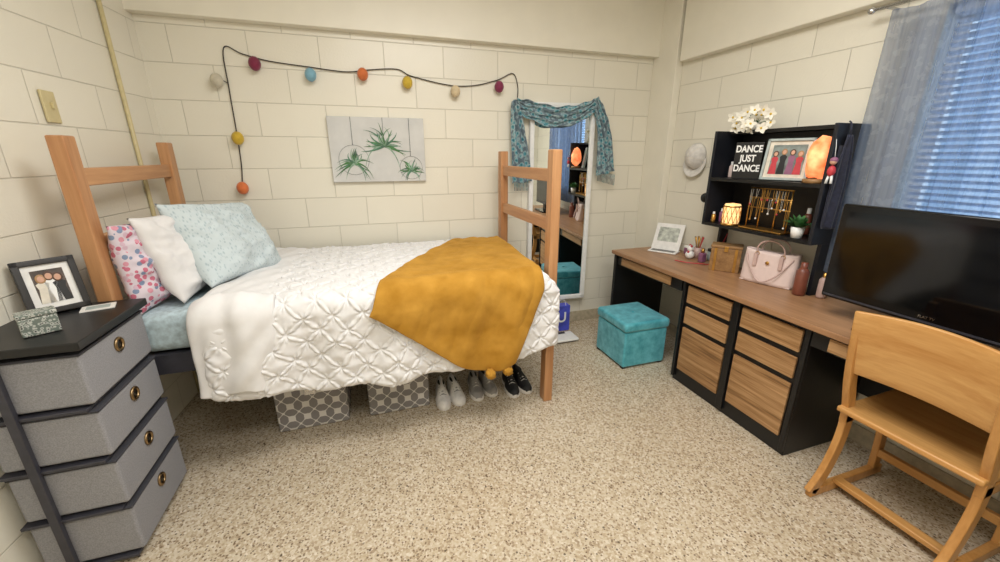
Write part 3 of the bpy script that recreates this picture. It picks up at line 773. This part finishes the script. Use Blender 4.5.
# ------------------------------------------------------------ television
TX=2.06; ty0,ty1,tz0,tz1=.46,1.250,.855,1.295
tv=[box('housing',(TX,ty0,tz0),(TX+.035,ty1,tz1),M_blackg,.008),box('rear_bulge',(TX+.035,ty0+.12,tz0+.05),(TX+.075,ty1-.12,tz1-.08),M_black,.01),
    box('screen',(TX-.0015,ty0+.032,tz0+.052),(TX-.0002,ty1-.032,tz1-.032),M_screen),
    box('lower_trim',(TX-.003,ty0+.01,tz0+.012),(TX-.0005,ty1-.01,tz0+.020),M_dgrey),
    box('neck',(TX+.005,.80,DZ+.02),(TX+.045,.91,tz0+.03),M_black,.004),box('stand_base',(TX-.08,.66,DZ+.001),(TX+.11,1.05,DZ+.02),M_blackg,.008),
    text('badge','FLAT TV',.014,T(TX-.0035,(ty0+ty1)/2,tz0+.035)@RZ(-90)@RX(90),M_metal)]
group('television',tv)
# ------------------------------------------------------------ chair
def chair():
    p=[]; ox=-.035; ya,yb=.50,.955
    for y in (ya,yb-.028):
        p.append(strip('back_post',[(1.865+ox,.90),(1.875+ox,.76),(1.905+ox,.60),(1.955+ox,.42),(1.955+ox,.28),(1.915+ox,.13),(1.85+ox,.022)],[.042,.058],y,y+.028,M_chairX))
        p.append(strip('runner',[(1.845+ox,.024),(1.98+ox,.024),(2.15+ox,.024),(2.33+ox,.030)],.048,y,y+.028,M_chairX))
        p.append(strip('front_leg',[(2.28+ox,.03),(2.27+ox,.18),(2.25+ox,.30),(2.23+ox,.43)],.046,y,y+.028,M_chairX))
        p.append(strip('seat_rail',[(1.93+ox,.405),(2.10+ox,.415),(2.25+ox,.42)],.05,y,y+.028,M_chairX))
    def back(u,v):
        y=ya+(yb-ya)*u; z=.640+.275*v
        x=1.862+ox+.05*(1-v)**1.4+.035*math.sin(PI*u)
        z+=.014*math.sin(PI*u)*v
        return (x-.022,y,z)
    b=grid('back_panel',30,14,back,M_chair,.018); m=b.modifiers.new('bv','BEVEL'); m.width=.004; m.segments=2; m.limit_method='ANGLE'; m.angle_limit=.8; p.append(b)
    def seat(u,v):
        x=1.895+ox+.41*u; y=ya+.0+(yb-ya)*v
        z=.455-.016*math.sin(PI*u)*math.sin(PI*v)**.6+.01*u
        return (x,y,z)
    s=grid('seat',24,24,seat,M_chair,.024); m=s.modifiers.new('bv','BEVEL'); m.width=.006; m.segments=2; m.limit_method='ANGLE'; m.angle_limit=.8; p.append(s)
    p.append(box('stretcher',(1.98+ox,ya+.02,.045),(2.025+ox,yb-.02,.068),M_chair,.004))
    p.append(box('stretcher',(2.255+ox,ya+.02,.12),(2.28+ox,yb-.02,.16),M_chair,.004))
    group('desk_chair',p)
chair()
# ------------------------------------------------------------ drawer tower
TX0,TX1,TY0,TY1=-1.265,-.945,1.535,1.975
tw=[box('top_board',(TX0,TY0-.01,.900),(TX1+.022,TY1,.93),M_black,.004)]
for (x,y) in ((-1.155,TY0-.003),(-1.155,TY1-.012),(TX0+.01,TY0+.1),(TX0+.01,TY1-.03)):
    tw.append(box('leg',(x-.013,y-.008,0),(x+.013,y+.010,.905),M_dgrey,.002))
for z0,z1 in ((.69,.875),(.48,.66),(.265,.45),(.04,.24)):
    tw.append(box('drawer',(TX0+.02,TY0+.012,z0),(TX1,TY1-.012,z1),M_greyf,.012,3))
    tw.append(box('drawer_trim',(TX0+.018,TY0+.009,z1-.002),(TX1+.003,TY1-.009,z1+.007),M_greyfd,.003))
    hz=z1-.055; hy=(TY0+TY1)/2
    tw.append(tube('grommet',[(TX1+.003,hy+.023*math.cos(t*PI/10),hz+.023*math.sin(t*PI/10)) for t in range(20)],.006,M_brass,8,closed=True))
    tw.append(lathe('grommet_hole',[(0,0),(.018,0),(.018,.002),(0,.002)],(TX1,hy,hz),M_black,20,M=RY(90)))
    tw.append(box('shelf_bar',(TX0+.01,TY0,z0-.020),(TX1-.02,TY1-.01,z0-.008),M_dgrey,.002))
group('drawer_tower',tw)
M_fb=plain('frame_black',(26,22,22),.35); M_prd=plain('print_dark',(74,64,58),.6,var=.4,scale=25)
pframe('picture_frame.001',T(-1.145,1.875,.934)@RZ(40)@RX(-16),.165,.205,.020,M_fb,M_page,M_prd,[(-.022,.85,M_cream,M_hair2),(.0,.92,M_white,M_hair),(.022,.85,M_black,M_hair)])
bx=T(-1.085,1.66,.931)@RZ(35)
M_chk=NT('speckled_box'); vo=M_chk.node('ShaderNodeTexVoronoi'); vo.inputs['Scale'].default_value=110; M_chk.link(M_chk.mapping(),vo.inputs['Vector'])
M_chk.col(M_chk.ramp(vo.outputs['Distance'],[(.2,(40,44,44)),(.4,(206,208,200)),(.6,(110,120,112))])); M_chk=M_chk.done(.5)
group('trinket_box',[box('box_body',(-.045,-.028,0),(.045,.028,.062),M_chk,.004,M=bx),box('lid',(-.047,-.030,.063),(.047,.030,.078),M_chk,.004,M=bx)])
group('greeting_card',[box('card',(-.05,-.035,0),(.05,.035,.004),M_page,M=T(-1.04,1.885,.931)@RZ(20)),box('card_print',(-.035,-.022,.0041),(.035,.022,.0046),M_frameg,M=T(-1.04,1.885,.931)@RZ(20))])
# ------------------------------------------------------------ lighting
def area(name,loc,rot,sx,sy,e,col):
    l=bpy.data.lights.new(name,'AREA'); l.shape='RECTANGLE'; l.size=sx; l.size_y=sy; l.energy=e; l.color=col
    o=bpy.data.objects.new(name,l); o.location=loc; o.rotation_euler=rot; sc.collection.objects.link(o); return o
area('ceiling_light',(.6,1.2,ZC-.03),(0,0,0),1.3,.8,42,(1,.985,.96))
area('ceiling_light.001',(.4,-.2,ZC-.03),(0,0,0),1.3,.7,33,(1,.985,.96))
area('daylight',(XR+.5,.6,1.7),(0,math.radians(90),0),1.3,1.2,14,(.64,.82,1))
w=bpy.data.worlds.new('World'); sc.world=w; w.use_nodes=True
bg=w.node_tree.nodes['Background']; bg.inputs[0].default_value=(.36,.62,1,1); bg.inputs[1].default_value=1.25
# ------------------------------------------------------------ camera
cam=bpy.data.cameras.new('Camera'); cam.lens=398/1000*36; cam.sensor_width=36; cam.clip_start=.02
co=bpy.data.objects.new('Camera',cam); co.location=(0,0,1.5); co.rotation_euler=(math.radians(90-17.4),0,math.radians(-18.3))
sc.collection.objects.link(co); sc.camera=co
sc.view_settings.view_transform='Standard'
